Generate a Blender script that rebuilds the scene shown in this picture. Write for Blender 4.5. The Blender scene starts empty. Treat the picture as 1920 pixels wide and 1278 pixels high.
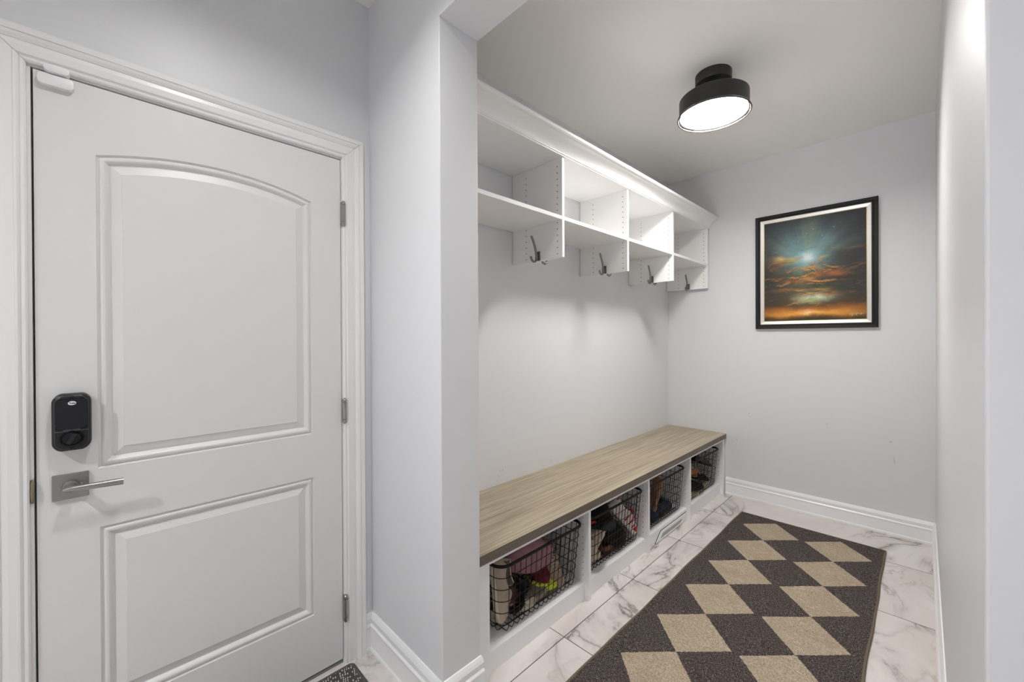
import bpy, bmesh, math, random
from mathutils import Vector, Matrix, Euler
random.seed(7)
sc = bpy.context.scene
COL = sc.collection
PI = math.pi

# ------------------------------------------------------------------ key sizes (metres)
XW = -1.667          # entry door wall and alcove coat wall
YB = 3.70            # alcove back wall
XR = 0.056           # alcove right wall
Y1, Y2 = 0.80, 0.968 # partition / header thickness
XS = -1.149          # end of the partition
HS = 2.413           # header underside
H = 2.735            # ceilings
YREAR, XEAST = -2.6, 2.6

# ------------------------------------------------------------------ node helpers
def new_mat(name, base=(.8, .8, .8), rough=.5, metal=0.0, spec=.5):
    m = bpy.data.materials.new(name); m.use_nodes = True
    b = m.node_tree.nodes['Principled BSDF']
    b.inputs['Base Color'].default_value = (*base, 1)
    b.inputs['Roughness'].default_value = rough
    b.inputs['Metallic'].default_value = metal
    b.inputs['Specular IOR Level'].default_value = spec
    return m

class NT:
    def __init__(self, m):
        self.m = m; self.t = m.node_tree; self.n = self.t.nodes; self.l = self.t.links
        self.b = self.n['Principled BSDF']
    def node(self, typ, **kw):
        x = self.n.new(typ)
        for k, v in kw.items(): setattr(x, k, v)
        return x
    def link(self, a, b): self.l.new(a, b)
    def val(self, sock, v):
        if hasattr(v, 'is_linked') or isinstance(v, bpy.types.NodeSocket): self.link(v, sock)
        else: sock.default_value = v
    def math(self, op, a, b=0.0, c=None, clamp=False):
        x = self.node('ShaderNodeMath', operation=op); x.use_clamp = clamp
        self.val(x.inputs[0], a); self.val(x.inputs[1], b)
        if c is not None: self.val(x.inputs[2], c)
        return x.outputs[0]
    def coords(self, kind='Object'):
        return self.node('ShaderNodeTexCoord').outputs[kind]
    def sep(self, v):
        s = self.node('ShaderNodeSeparateXYZ'); self.link(v, s.inputs[0]); return s.outputs
    def comb(self, x, y, z):
        s = self.node('ShaderNodeCombineXYZ')
        for i, v in enumerate((x, y, z)): self.val(s.inputs[i], v)
        return s.outputs[0]
    def mapping(self, v, scale=(1, 1, 1), loc=(0, 0, 0), rot=(0, 0, 0)):
        s = self.node('ShaderNodeMapping'); self.link(v, s.inputs[0])
        s.inputs['Scale'].default_value = scale; s.inputs['Location'].default_value = loc; s.inputs['Rotation'].default_value = rot
        return s.outputs[0]
    def noise(self, v, scale, detail=3, rough=.5, dist=0.0, out='Fac'):
        s = self.node('ShaderNodeTexNoise'); self.link(v, s.inputs['Vector'])
        s.inputs['Scale'].default_value = scale; s.inputs['Detail'].default_value = detail
        s.inputs['Roughness'].default_value = rough; s.inputs['Distortion'].default_value = dist
        return s.outputs[0 if out == 'Fac' else 1]
    def ramp(self, f, stops, interp='LINEAR'):
        s = self.node('ShaderNodeValToRGB'); self.link(f, s.inputs[0])
        cr = s.color_ramp; cr.interpolation = interp
        while len(cr.elements) < len(stops): cr.elements.new(.5)
        for e, (p, c) in zip(cr.elements, stops):
            e.position = p; e.color = (*c, 1) if len(c) == 3 else c
        return s.outputs[0]
    def mix(self, f, a, b, blend='MIX'):
        s = self.node('ShaderNodeMix', data_type='RGBA', blend_type=blend)
        self.val(s.inputs[0], f)
        for i, v in ((6, a), (7, b)):
            if isinstance(v, tuple): s.inputs[i].default_value = (*v[:3], 1)
            else: self.link(v, s.inputs[i])
        return s.outputs[2]
    def bump(self, h, strength=.2, dist=.01):
        s = self.node('ShaderNodeBump'); s.inputs['Strength'].default_value = strength
        s.inputs['Distance'].default_value = dist
        self.link(h, s.inputs['Height']); self.link(s.outputs[0], self.b.inputs['Normal'])
    def base(self, c): self.link(c, self.b.inputs['Base Color'])

def srgb(r, g, b):
    f = lambda c: (c/255/12.92 if c <= 10.3 else ((c/255+.055)/1.055)**2.4)
    return (f(r), f(g), f(b))

def paint(name, col, rough=.42, orange=.06, scuffs=(), axis=None):
    m = new_mat(name, col, rough); n = NT(m); co = n.coords()
    n.bump(n.noise(co, 130, 2), orange, .004)
    v = n.noise(co, 1.3, 3)
    c = n.mix(n.math('MULTIPLY', v, .05), tuple(col), tuple(x*.8 for x in col))
    if scuffs:      # small rubs and heel marks on the paint: (a, height, half length, half width, angle, strength)
        s = n.sep(co); a = s[0] if axis == 'x' else s[1]; z = s[2]
        jit = n.noise(co, 160, 2)
        for (a0, z0, la, lz, ang, st) in scuffs:
            da = n.math('SUBTRACT', a, a0); dz = n.math('SUBTRACT', z, z0)
            ca, sa = math.cos(ang), math.sin(ang)
            p = n.math('ADD', n.math('MULTIPLY', da, ca/la), n.math('MULTIPLY', dz, sa/la))
            q = n.math('ADD', n.math('MULTIPLY', da, -sa/lz), n.math('MULTIPLY', dz, ca/lz))
            d = n.math('ADD', n.math('MULTIPLY', p, p), n.math('MULTIPLY', q, q))
            d = n.math('ADD', d, n.math('MULTIPLY', jit, .8))
            f = n.math('MULTIPLY', n.math('SUBTRACT', 1.5, d, clamp=True), st, clamp=True)
            c = n.mix(f, c, (.16, .155, .15))
    n.base(c)
    return m

WALL = (.70, .707, .725)
M = {}
M['wall'] = paint('wall_paint', WALL)
M['wall_left'] = paint('wall_paint_coat_wall', WALL, scuffs=[(1.543, .553, .006, .003, .6, .5), (1.556, .577, .005, .003, .9, .6),
    (1.575, .58, .003, .006, .2, .7), (1.53, .53, .004, .003, 0, .5), (1.557, .53, .004, .003, 0, .5), (2.0, .545, .012, .003, .5, .35),
    (1.86, .62, .004, .006, .3, .25), (1.70, 1.10, .004, .003, 0, .3)], axis='y')
M['wall_back'] = paint('wall_paint_back', WALL, scuffs=[(-.995, .699, .006, .003, 0, .6), (-.492, .687, .003, .010, .5, .3),
    (-.152, .618, .009, .003, -.35, .85), (-.135, .50, .003, .032, .1, .4), (-.18, .635, .02, .003, -.2, .15), (-1.09, .47, .01, .008, 0, .2)], axis='x')
M['wall_right'] = paint('wall_paint_satin', WALL, .42, .03)
M['ceiling'] = paint('ceiling_paint', (.89, .875, .84), .6, .05)
M['trim'] = new_mat('trim_white', (.86, .863, .87), .3)
M['casing'] = new_mat('casing_white', (.80, .80, .795), .28)
M['doorw'] = new_mat('door_white', (.71, .71, .705), .38)
M['mel'] = new_mat('melamine_white', (.84, .835, .825), .4)
M['benchw'] = new_mat('bench_white', (.83, .835, .84), .42)
M['hole'] = new_mat('pin_hole_dark', (.04, .04, .04), .8)
M['gap'] = new_mat('dark_gap', (.012, .012, .012), .8)
M['nickel'] = new_mat('satin_nickel', (.38, .37, .36), .33, 1.0)
M['hookm'] = new_mat('brushed_pewter', (.25, .245, .235), .4, 1.0)
M['brass'] = new_mat('aged_brass', (.30, .27, .19), .45, 1.0)
M['blackp'] = new_mat('black_plastic', (.016, .017, .018), .34, spec=.35)
M['blackp2'] = new_mat('black_gloss_plastic', (.007, .007, .008), .14, spec=.3)
M['grayline'] = new_mat('dark_grey_plastic', (.075, .075, .08), .35)
M['blackm'] = new_mat('black_lamp_metal', (.022, .021, .020), .42)
M['wire'] = new_mat('black_wire', (.010, .009, .008), .5, spec=.25)
M['plasticw'] = new_mat('white_plastic', (.80, .80, .81), .35)
M['badge'] = new_mat('badge_white', (.75, .75, .75), .4)
M['rubber'] = new_mat('black_rubber', (.02, .02, .02), .7)
M['alu'] = new_mat('threshold_metal', (.30, .29, .28), .4, 1.0)
M['grille2'] = new_mat('lamp_inner_band_grey', (.045, .045, .044), .6, spec=.2)
M['grille'] = new_mat('vent_grille_grey', (.30, .29, .28), .6)
M['frameb'] = new_mat('picture_frame_black', (.010, .010, .010), .5, spec=.25)
M['gold'] = new_mat('thin_gold', (.42, .34, .18), .4, .7)
M['silver'] = new_mat('silver_liner', (.74, .73, .69), .3, .35)

def m_glass():
    m = bpy.data.materials.new('clear_glass'); m.use_nodes = True; t = m.node_tree
    for x in list(t.nodes): t.nodes.remove(x)
    o = t.nodes.new('ShaderNodeOutputMaterial'); g = t.nodes.new('ShaderNodeBsdfGlossy'); tr = t.nodes.new('ShaderNodeBsdfTransparent')
    g.inputs['Roughness'].default_value = .05; tr.inputs['Color'].default_value = (.93, .95, .94, 1)
    mx = t.nodes.new('ShaderNodeMixShader'); fr = t.nodes.new('ShaderNodeFresnel'); fr.inputs[0].default_value = 1.5
    t.links.new(fr.outputs[0], mx.inputs[0]); t.links.new(tr.outputs[0], mx.inputs[1]); t.links.new(g.outputs[0], mx.inputs[2])
    t.links.new(mx.outputs[0], o.inputs[0]); return m
M['glass'] = m_glass()
def m_emit(name, col, s):
    m = new_mat(name, (.8, .8, .8), .5); b = m.node_tree.nodes['Principled BSDF']
    b.inputs['Emission Color'].default_value = (*col, 1); b.inputs['Emission Strength'].default_value = s
    return m
M['lamp'] = m_emit('opal_diffuser_lit', (1.0, .965, .925), 78)
M['lamp2'] = m_emit('entry_diffuser_lit', (1.0, .98, .95), 175)
M['lamp3'] = m_emit('hall_diffuser_lit', (.97, .985, 1.0), 610)

def m_tile():
    m = new_mat('marble_tile', (.7, .68, .67), .28); n = NT(m); co = n.coords(); s = n.sep(co)
    W, L = 1.212, .6055
    u = n.math('DIVIDE', n.math('ADD', s[0], 1.12), W); v = n.math('DIVIDE', n.math('SUBTRACT', s[1], 1.427), L)
    fu, fv = n.math('FLOOR', u), n.math('FLOOR', v)
    wn = n.node('ShaderNodeTexWhiteNoise', noise_dimensions='2D'); n.link(n.comb(fu, fv, 0), wn.inputs['Vector'])
    off = n.node('ShaderNodeVectorMath', operation='MULTIPLY_ADD')
    n.link(wn.outputs['Color'], off.inputs[0]); off.inputs[1].default_value = (9, 9, 9); n.link(co, off.inputs[2])
    p = off.outputs[0]
    big = n.noise(p, 2.2, 4, .55)
    vein1 = n.math('ABSOLUTE', n.math('SUBTRACT', n.noise(n.mapping(p, (1.1, .85, 1), rot=(0, 0, .6)), 1.9, 6, .58, .9), .5))
    vein2 = n.math('ABSOLUTE', n.math('SUBTRACT', n.noise(n.mapping(p, (1, .8, 1), rot=(0, 0, -.7)), 4.2, 5, .55, .6), .49))
    c = n.ramp(big, [(.3, srgb(205, 197, 192)), (.55, srgb(219, 213, 210)), (.8, srgb(225, 220, 218))])
    brk = n.ramp(n.noise(p, 2.2, 2), [(.42, (0, 0, 0)), (.58, (1, 1, 1))])
    brk2 = n.ramp(n.noise(n.mapping(p, (1, 1, 1), (4, 2, 0)), 3.0, 2), [(.50, (0, 0, 0)), (.66, (1, 1, 1))])
    f1 = n.ramp(vein1, [(0, (1, 1, 1)), (.007, (.62, .62, .62)), (.026, (.24, .24, .24)), (.085, (0, 0, 0))])
    f2 = n.ramp(vein2, [(0, (1, 1, 1)), (.006, (.5, .5, .5)), (.03, (0, 0, 0))])
    k1 = n.math('MULTIPLY', n.math('ADD', n.math('MULTIPLY', brk, .86), .10), f1)
    c = n.mix(k1, c, srgb(104, 95, 89))
    c = n.mix(n.math('MULTIPLY', f2, n.math('MULTIPLY', brk2, .5)), c, srgb(132, 122, 104))
    du = n.math('MULTIPLY', n.math('ABSOLUTE', n.math('SUBTRACT', n.math('FRACT', n.math('ADD', u, .5)), .5)), W)
    dv = n.math('MULTIPLY', n.math('ABSOLUTE', n.math('SUBTRACT', n.math('FRACT', n.math('ADD', v, .5)), .5)), L)
    g = n.math('LESS_THAN', n.math('MINIMUM', du, dv), .0019)
    n.base(n.mix(g, c, srgb(78, 70, 64)))
    n.val(n.b.inputs['Roughness'], n.math('ADD', n.math('MULTIPLY', g, .5), .3))
    n.bump(n.math('SUBTRACT', 1.0, g), .3, .001)
    return m
M['tile'] = m_tile()

def m_wood():
    m = new_mat('bench_laminate', (.4, .36, .29), .42); n = NT(m); co = n.coords()
    a = n.noise(n.mapping(co, (95, 1.3, 95)), 1.0, 4, .65)
    b = n.noise(n.mapping(co, (260, 3.5, 260), (3, 1, 0)), 1.0, 3, .6)
    d = n.noise(n.mapping(co, (9, .5, 9)), 1.0, 2)
    f = n.math('ADD', n.math('ADD', n.math('MULTIPLY', a, .5), n.math('MULTIPLY', b, .38)), n.math('MULTIPLY', d, .12))
    n.base(n.ramp(f, [(.36, srgb(124, 112, 93)), (.46, srgb(154, 141, 119)), (.55, srgb(176, 164, 142)), (.66, srgb(194, 184, 164))]))
    return m
M['wood'] = m_wood()
def m_edge():
    m = new_mat('bench_edge_band', (.2, .18, .15), .5); n = NT(m); co = n.coords()
    a = n.noise(n.mapping(co, (60, 2, 160)), 1.0, 3, .6)
    n.base(n.ramp(a, [(.35, srgb(92, 84, 76)), (.65, srgb(114, 105, 95))])); return m
M['edge'] = m_edge()

def m_rug():
    m = new_mat('rug_pile', (.1, .1, .1), .95, spec=.1); n = NT(m); co = n.mapping(n.coords(), loc=(-.56, 2.1, 0))
    jit = n.noise(co, 95, 2, .6, out='Color')
    jv = n.node('ShaderNodeVectorMath', operation='MULTIPLY_ADD'); n.link(jit, jv.inputs[0])
    jv.inputs[1].default_value = (.011, .011, 0)
    sh = n.node('ShaderNodeVectorMath', operation='SUBTRACT'); n.link(co, sh.inputs[0]); sh.inputs[1].default_value = (.0055, .0055, 0)
    n.link(sh.outputs[0], jv.inputs[2]); s = n.sep(jv.outputs[0])
    dy = n.math('SUBTRACT', n.math('MULTIPLY', n.math('FRACT', n.math('DIVIDE', n.math('SUBTRACT', s[1], 3.157-.16425), .3285)), .3285), .16425)
    ay = n.math('DIVIDE', n.math('ABSOLUTE', dy), .1645)
    fs = []
    for cx in (-.728, -.372):
        ax = n.math('DIVIDE', n.math('ABSOLUTE', n.math('SUBTRACT', s[0], cx)), .163)
        fs.append(n.math('LESS_THAN', n.math('ADD', ax, ay), 1.0))
    f = n.math('MAXIMUM', fs[0], fs[1])
    f = n.math('MULTIPLY', f, n.math('LESS_THAN', s[1], 3.325))
    st = n.noise(n.mapping(co, (300, 110, 300), rot=(0, 0, .5)), 1.0, 2, .75)
    st2 = n.noise(n.mapping(co, (110, 330, 300), rot=(0, 0, -.2)), 1.0, 2, .75)
    big = n.noise(co, 7, 3, .6)
    sp = n.math('ADD', n.math('MULTIPLY', st, .55), n.math('MULTIPLY', st2, .45))
    dark = n.ramp(sp, [(.36, srgb(40, 36, 36)), (.49, srgb(70, 63, 61)), (.56, srgb(102, 94, 90)), (.65, srgb(146, 137, 130))])
    crack = n.math('ABSOLUTE', n.math('SUBTRACT', n.noise(n.mapping(co, (16, 60, 1), rot=(0, 0, .55)), 1.0, 3, .6), .5))
    light = n.ramp(sp, [(.34, srgb(128, 112, 92)), (.5, srgb(172, 156, 134)), (.64, srgb(202, 190, 170))])
    light = n.mix(n.ramp(crack, [(0, (.6, .6, .6)), (.022, (0, 0, 0))]), light, srgb(212, 202, 186))
    light = n.mix(n.math('MULTIPLY', n.ramp(big, [(.45, (0, 0, 0)), (.8, (1, 1, 1))]), .35), light, srgb(146, 132, 112))
    n.base(n.mix(f, dark, light))
    n.bump(n.math('ADD', sp, n.math('MULTIPLY', f, .15)), .9, .006)
    return m
M['rug'] = m_rug()
M['binding'] = new_mat('rug_binding', srgb(112, 101, 84), .9, spec=.1)

def m_mat():
    m = new_mat('entry_mat', (.1, .1, .1), .85, spec=.2); n = NT(m); co = n.coords()
    # short pale dashes woven over a dark ground
    wj = n.node('ShaderNodeVectorMath', operation='MULTIPLY_ADD'); n.link(n.noise(co, 38, 2, out='Color'), wj.inputs[0]); wj.inputs[1].default_value = (.012, .008, 0); n.link(co, wj.inputs[2])
    p = n.mapping(wj.outputs[0], (1, 1, 1), rot=(0, 0, .3))
    s = n.sep(p)
    ru = n.math('DIVIDE', s[0], .0115); rv = n.math('DIVIDE', s[1], .0085)
    wn = n.node('ShaderNodeTexWhiteNoise', noise_dimensions='2D'); n.link(n.comb(n.math('FLOOR', ru), n.math('FLOOR', rv), 0), wn.inputs['Vector'])
    a = n.math('ABSOLUTE', n.math('SUBTRACT', n.math('FRACT', ru), .5)); b = n.math('ABSOLUTE', n.math('SUBTRACT', n.math('FRACT', rv), .5))
    f = n.math('MULTIPLY', n.math('LESS_THAN', a, .34), n.math('LESS_THAN', b, .22))
    f = n.math('MULTIPLY', f, n.math('GREATER_THAN', wn.outputs['Value'], .42))
    n.base(n.mix(f, srgb(74, 71, 70), srgb(196, 192, 188)))
    n.bump(f, .5, .002); return m
M['mat'] = m_mat()

def fabric(name, rgb, rough=.85, var=.25, scale=60, bump=.25):
    m = new_mat(name, srgb(*rgb), rough, spec=.25); n = NT(m); co = n.coords()
    b = srgb(*rgb)
    n.base(n.mix(n.noise(co, scale/3, 3), tuple(x*(1-var) for x in b), tuple(min(1, x*(1+var)) for x in b)))
    n.bump(n.noise(co, scale*6, 2), bump, .003); return m
F = {}
for k, rgb in dict(mauve=(150, 112, 120), mauve_d=(98, 72, 78), furblack=(26, 25, 26), maroon=(104, 74, 78), beige=(186, 170, 152), cream=(206, 194, 176),
        greige=(160, 140, 124), grey=(104, 108, 116), dred=(98, 22, 32), lime=(196, 206, 60), olive=(104, 98, 82), black=(20, 20, 21), charcoal=(42, 43, 46),
        red=(200, 46, 42), white=(214, 208, 204), brown=(120, 84, 58), tan=(178, 136, 106), navy=(38, 46, 66), dbrown=(74, 46, 34), caramel=(160, 112, 58),
        khaki=(168, 156, 120), sole=(196, 186, 160), slate=(78, 92, 102), pink=(196, 158, 156)).items():
    F[k] = fabric('fabric_'+k, rgb, bump=.9 if k == 'furblack' else .25)
F['shine'] = new_mat('black_patent', (.012, .012, .013), .18)
F['limedot'] = fabric('fabric_limedot', (196, 206, 60))
def _dots():
    m = F['limedot']; n = NT(m); co = n.coords(); s = n.node('ShaderNodeTexVoronoi'); n.link(co, s.inputs['Vector']); s.inputs['Scale'].default_value = 75
    n.base(n.mix(n.math('LESS_THAN', s.outputs['Distance'], .23), srgb(200, 210, 62), srgb(60, 66, 22)))
_dots()

def m_painting():
    m = new_mat('painted_sky', (.1, .1, .1), .5, spec=.3); n = NT(m); co = n.coords(); s = n.sep(co)
    w1 = n.noise(n.mapping(co, (1, 1, 1.6)), 6, 5, .6, out='Color')
    ws = n.sep(w1)
    u0 = n.math('ADD', n.math('DIVIDE', s[0], .602), .5); v0 = n.math('ADD', n.math('DIVIDE', s[2], .748), .5)
    u = n.math('ADD', u0, n.math('MULTIPLY', n.math('SUBTRACT', ws[0], .5), .16))
    v = n.math('ADD', v0, n.math('MULTIPLY', n.math('SUBTRACT', ws[1], .5), .09))
    c = n.ramp(v, [(0, srgb(66, 60, 36)), (.02, srgb(120, 84, 44)), (.05, srgb(206, 142, 58)), (.10, srgb(176, 112, 48)), (.15, srgb(92, 68, 42)),
                   (.24, srgb(72, 66, 54)), (.4, srgb(62, 60, 52)), (.6, srgb(58, 70, 72)), (.8, srgb(62, 66, 70)), (1, srgb(54, 56, 62))])
    def blob(cu, cv, ru, rv, rgb, st, uu=u, vv=v):
        nonlocal c
        a = n.math('DIVIDE', n.math('SUBTRACT', uu, cu), ru); b = n.math('DIVIDE', n.math('SUBTRACT', vv, cv), rv)
        d = n.math('ADD', n.math('MULTIPLY', a, a), n.math('MULTIPLY', b, b))
        e = n.math('MULTIPLY', n.math('EXPONENT', n.math('MULTIPLY', d, -1.0)), st)
        c = n.mix(e, c, srgb(*rgb))
    blob(.42, .72, .26, .18, (112, 152, 158), .85); blob(.48, .78, .10, .20, (126, 138, 118), .6)
    blob(.22, .68, .10, .06, (104, 128, 150), .5); blob(.62, .74, .10, .08, (112, 146, 158), .5)
    blob(.45, .60, .17, .10, (150, 208, 220), .95); blob(.46, .615, .06, .05, (236, 240, 240), .9)
    blob(.46, .40, .30, .16, (100, 110, 82), .7)
    blob(.46, .50, .12, .035, (170, 190, 160), .7)
    # clouds
    for b in ((.14, .60, .11, .05, (172, 138, 88), .85), (.17, .630, .055, .028, (222, 200, 132), .9), (.10, .54, .11, .05, (116, 92, 66), .7), (.30, .60, .07, .030, (198, 190, 112), .8),
              (.86, .60, .18, .10, (66, 58, 54), .8), (.60, .60, .06, .02, (190, 168, 112), .7),
              (.55, .435, .05, .024, (226, 152, 82), .95), (.47, .405, .05, .026, (246, 178, 98), .98), (.70, .44, .13, .030, (184, 108, 62), .9), (.75, .385, .20, .035, (58, 48, 44), .8),
              (.33, .38, .10, .02, (172, 112, 66), .8), (.10, .42, .12, .035, (96, 66, 48), .7), (.25, .30, .16, .018, (156, 104, 64), .8), (.40, .29, .06, .012, (206, 156, 84), .7),
              (.58, .295, .08, .012, (196, 162, 84), .7), (.25, .24, .20, .02, (88, 70, 54), .7), (.52, .215, .14, .036, (230, 242, 210), .98), (.45, .18, .10, .03, (196, 210, 150), .8),
              (.66, .235, .10, .018, (176, 126, 76), .8), (.84, .30, .18, .06, (60, 60, 58), .7), (.35, .14, .25, .02, (86, 70, 46), .6), (.48, .065, .30, .022, (240, 184, 92), .9), (.46, .055, .045, .02, (250, 214, 150), .9),
              (.46, .085, .035, .012, (232, 150, 132), .8), (0, .5, .12, .6, (44, 46, 46), .6), (1, .5, .12, .6, (46, 48, 54), .55)):
        blob(*b)
    for (a, b) in ((.515, .885), (.445, .852), (.715, .875), (.36, .78), (.60, .81)):
        blob(a, b, .0035, .003, (226, 236, 236), .75, u0, v0)
    cl = n.noise(n.mapping(co, (1, 1, 2.4), (.3, 0, .1)), 5.2, 6, .6, .5)
    lit = n.noise(n.mapping(co, (1, 1, 2.4), (.3, 0, .128)), 5.2, 6, .6, .5)
    band = n.math('MULTIPLY', n.ramp(v0, [(.10, (0, 0, 0)), (.2, (1, 1, 1)), (.62, (1, 1, 1)), (.74, (0, 0, 0))]), n.ramp(cl, [(.47, (0, 0, 0)), (.60, (1, 1, 1))]))
    edge = n.ramp(n.math('SUBTRACT', cl, lit), [(.0, (0, 0, 0)), (.07, (1, 1, 1))])
    ctr = n.math('EXPONENT', n.math('MULTIPLY', n.math('POWER', n.math('DIVIDE', n.math('ABSOLUTE', n.math('SUBTRACT', u0, .46)), .36), 2.0), -1.0))
    c = n.mix(n.math('MULTIPLY', band, .55), c, srgb(62, 54, 48))
    c = n.mix(n.math('MULTIPLY', n.math('MULTIPLY', band, edge), n.math('MULTIPLY', ctr, .9)), c, srgb(222, 156, 88))
    rays = n.noise(n.comb(n.math('ARCTAN2', n.math('SUBTRACT', u0, .46), n.math('SUBTRACT', v0, .56)), 0.0, .3), 2.6, 3, .6)
    up = n.math('MULTIPLY', n.ramp(v0, [(.60, (0, 0, 0)), (.68, (1, 1, 1)), (.92, (.3, .3, .3)), (1, (0, 0, 0))]), ctr)
    c = n.mix(n.math('MULTIPLY', up, n.ramp(rays, [(.42, (0, 0, 0)), (.62, (.55, .55, .55))])), c, srgb(150, 168, 150))
    fine = n.noise(n.mapping(co, (1, 1, 2.2)), 22, 4, .65)
    c = n.mix(.35, c, n.ramp(fine, [(.3, (.02, .02, .02)), (.7, (.35, .35, .33))]), 'SOFT_LIGHT')
    n.base(c); return m
M['art'] = m_painting()

# ------------------------------------------------------------------ mesh helpers
class MB:
    def __init__(self): self.bm = bmesh.new()
    def v(self, p): return self.bm.verts.new(p)
    def face(self, vs, mi=0):
        try: f = self.bm.faces.new(vs); f.material_index = mi; return f
        except ValueError: return None
    def poly(self, pts, mi=0): return self.face([self.v(p) for p in pts], mi)
    def box(self, a, b, mi=0, bevel=0.0):
        lo = [min(a[i], b[i]) for i in range(3)]; hi = [max(a[i], b[i]) for i in range(3)]
        vs = [self.v((x, y, z)) for x in (lo[0], hi[0]) for y in (lo[1], hi[1]) for z in (lo[2], hi[2])]
        fs = [self.face([vs[i] for i in q], mi) for q in ((0, 1, 3, 2), (4, 6, 7, 5), (0, 4, 5, 1), (2, 3, 7, 6), (0, 2, 6, 4), (1, 5, 7, 3))]
        if bevel:
            es = list({e for f in fs for e in f.edges})
            bmesh.ops.bevel(self.bm, geom=es, offset=bevel, segments=2, affect='EDGES', profile=.5)
        return self
    def tube(self, path, r, n=8, closed=False, mi=0, caps=True):
        P = [Vector(p) for p in path]; N = len(P); rings = []
        R = r if isinstance(r, (list, tuple)) else [r]*N
        t0 = (P[1]-P[0]).normalized(); up = Vector((0, 0, 1)) if abs(t0.z) < .9 else Vector((1, 0, 0))
        nx = t0.cross(up).normalized()
        for i in range(N):
            if closed: t = (P[(i+1) % N]-P[i-1]).normalized()
            else: t = (P[min(i+1, N-1)]-P[max(i-1, 0)]).normalized()
            nx = (nx-t*nx.dot(t)); nx = nx.normalized() if nx.length > 1e-6 else t.orthogonal().normalized()
            ny = t.cross(nx)
            rings.append([self.v(P[i]+(nx*math.cos(a)+ny*math.sin(a))*R[i]) for a in [2*PI*k/n for k in range(n)]])
        for i in range(N if closed else N-1):
            A, B = rings[i], rings[(i+1) % N]
            for k in range(n): self.face([A[k], A[(k+1) % n], B[(k+1) % n], B[k]], mi)
        if caps and not closed:
            self.face(list(reversed(rings[0])), mi); self.face(rings[-1], mi)
        return self
    def lathe(self, prof, c, n=48, mi=0, axis='z', caps=True):
        rings = []
        for (r, h) in prof:
            rg = []
            for k in range(n):
                a = 2*PI*k/n; x, y = r*math.cos(a), r*math.sin(a)
                p = (c[0]+x, c[1]+y, c[2]+h) if axis == 'z' else (c[0]+h, c[1]+x, c[2]+y)
                rg.append(self.v(p))
            rings.append(rg)
        for A, B in zip(rings, rings[1:]):
            for k in range(n): self.face([A[k], A[(k+1) % n], B[(k+1) % n], B[k]], mi)
        if caps:
            self.face(list(reversed(rings[0])), mi); self.face(rings[-1], mi)
        return self
    def loops(self, loops, mi=0, closed=True, cap=False):
        vv = [[self.v(p) for p in lp] for lp in loops]
        for A, B in zip(vv, vv[1:]):
            n = len(A)
            for k in range(n if closed else n-1): self.face([A[k], A[(k+1) % n], B[(k+1) % n], B[k]], mi)
        if cap: self.face(vv[-1], mi)
        return vv
    def prism(self, pts, vec, mi=0):
        A = [self.v(p) for p in pts]; B = [self.v(Vector(p)+Vector(vec)) for p in pts]; n = len(A)
        for k in range(n): self.face([A[k], A[(k+1) % n], B[(k+1) % n], B[k]], mi)
        self.face(list(reversed(A)), mi); self.face(B, mi); return self
    def build(self, name, mats, parent=None, smooth=False, weld=True):
        if weld: bmesh.ops.remove_doubles(self.bm, verts=self.bm.verts, dist=1e-5)
        bmesh.ops.recalc_face_normals(self.bm, faces=self.bm.faces)
        me = bpy.data.meshes.new(name); self.bm.to_mesh(me); self.bm.free()
        for m in (mats if isinstance(mats, (list, tuple)) else [mats]): me.materials.append(m)
        o = bpy.data.objects.new(name, me); COL.objects.link(o)
        if smooth:
            for p in me.polygons: p.use_smooth = True
            if smooth != 'all':
                try: me.set_sharp_from_angle(angle=math.radians(38))
                except Exception: pass
        if parent is not None: put(o, parent)
        return o
def put(o, parent):
    o.parent = parent
    o.matrix_parent_inverse = Matrix.Identity(4)
    # part meshes are written in world coordinates; bring them into the parent's frame
    w = world(parent)
    if o.type == 'MESH' and not o.get('_local'): o.data.transform(w.inverted())
def world(o):
    m = Matrix.LocRotScale(o.location, o.rotation_euler, o.scale)
    return world(o.parent) @ m if o.parent else m
def tag(o, label=None, cat=None, group=None, kind=None):
    if label: o['label'] = label
    if cat: o['category'] = cat
    if group: o['group'] = group
    if kind: o['kind'] = kind
    return o
def thing(name, label, cat, loc=(0, 0, 0), rot=(0, 0, 0), group=None, kind=None):
    o = bpy.data.objects.new(name, None); COL.objects.link(o); o.empty_display_size = .05
    o.location = loc; o.rotation_euler = rot
    return tag(o, label, cat, group, kind)
def structure(o, label, cat): return tag(o, label, cat, kind='structure')
def lin(a, b, n): return [a+(b-a)*i/(n-1) for i in range(n)]

# ================================================================== the setting
T = .14
D0, D1 = -.1375, .6742      # door slab edges in y
DT = 2.050                  # door slab top
m = MB()                    # rough opening is a little wider than the slab; jambs fill it
m.box((XW-T, YREAR, 0), (XW, D0-.03, H)).box((XW-T, D1+.03, 0), (XW, YB+T, H)).box((XW-T, D0-.03, DT+.03), (XW, D1+.03, H))
structure(m.build('wall_left', M['wall_left']), 'light grey wall with the white door and the coat shelves', 'wall')
def plan_round(x0, x1, y0, y1, r, corners):
    P = []
    for (cx, cy, sx, sy, a0, key) in ((x1, y0, -1, 1, -90, 'br'), (x1, y1, -1, -1, 0, 'tr'), (x0, y1, 1, -1, 90, 'tl'), (x0, y0, 1, 1, 180, 'bl')):
        if key in corners:
            for k in range(5):
                a = math.radians(a0+90*k/4); P.append((cx+sx*r+r*math.cos(a), cy+sy*r+r*math.sin(a), 0))
        else: P.append((cx, cy, 0))
    return P
structure(MB().prism(plan_round(XW, XS, Y1, Y2, .004, ('br', 'tr')), (0, 0, HS)).build('wall_partition', M['wall'], smooth=True), 'short grey wall standing out between the door and the bench', 'wall')
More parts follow.
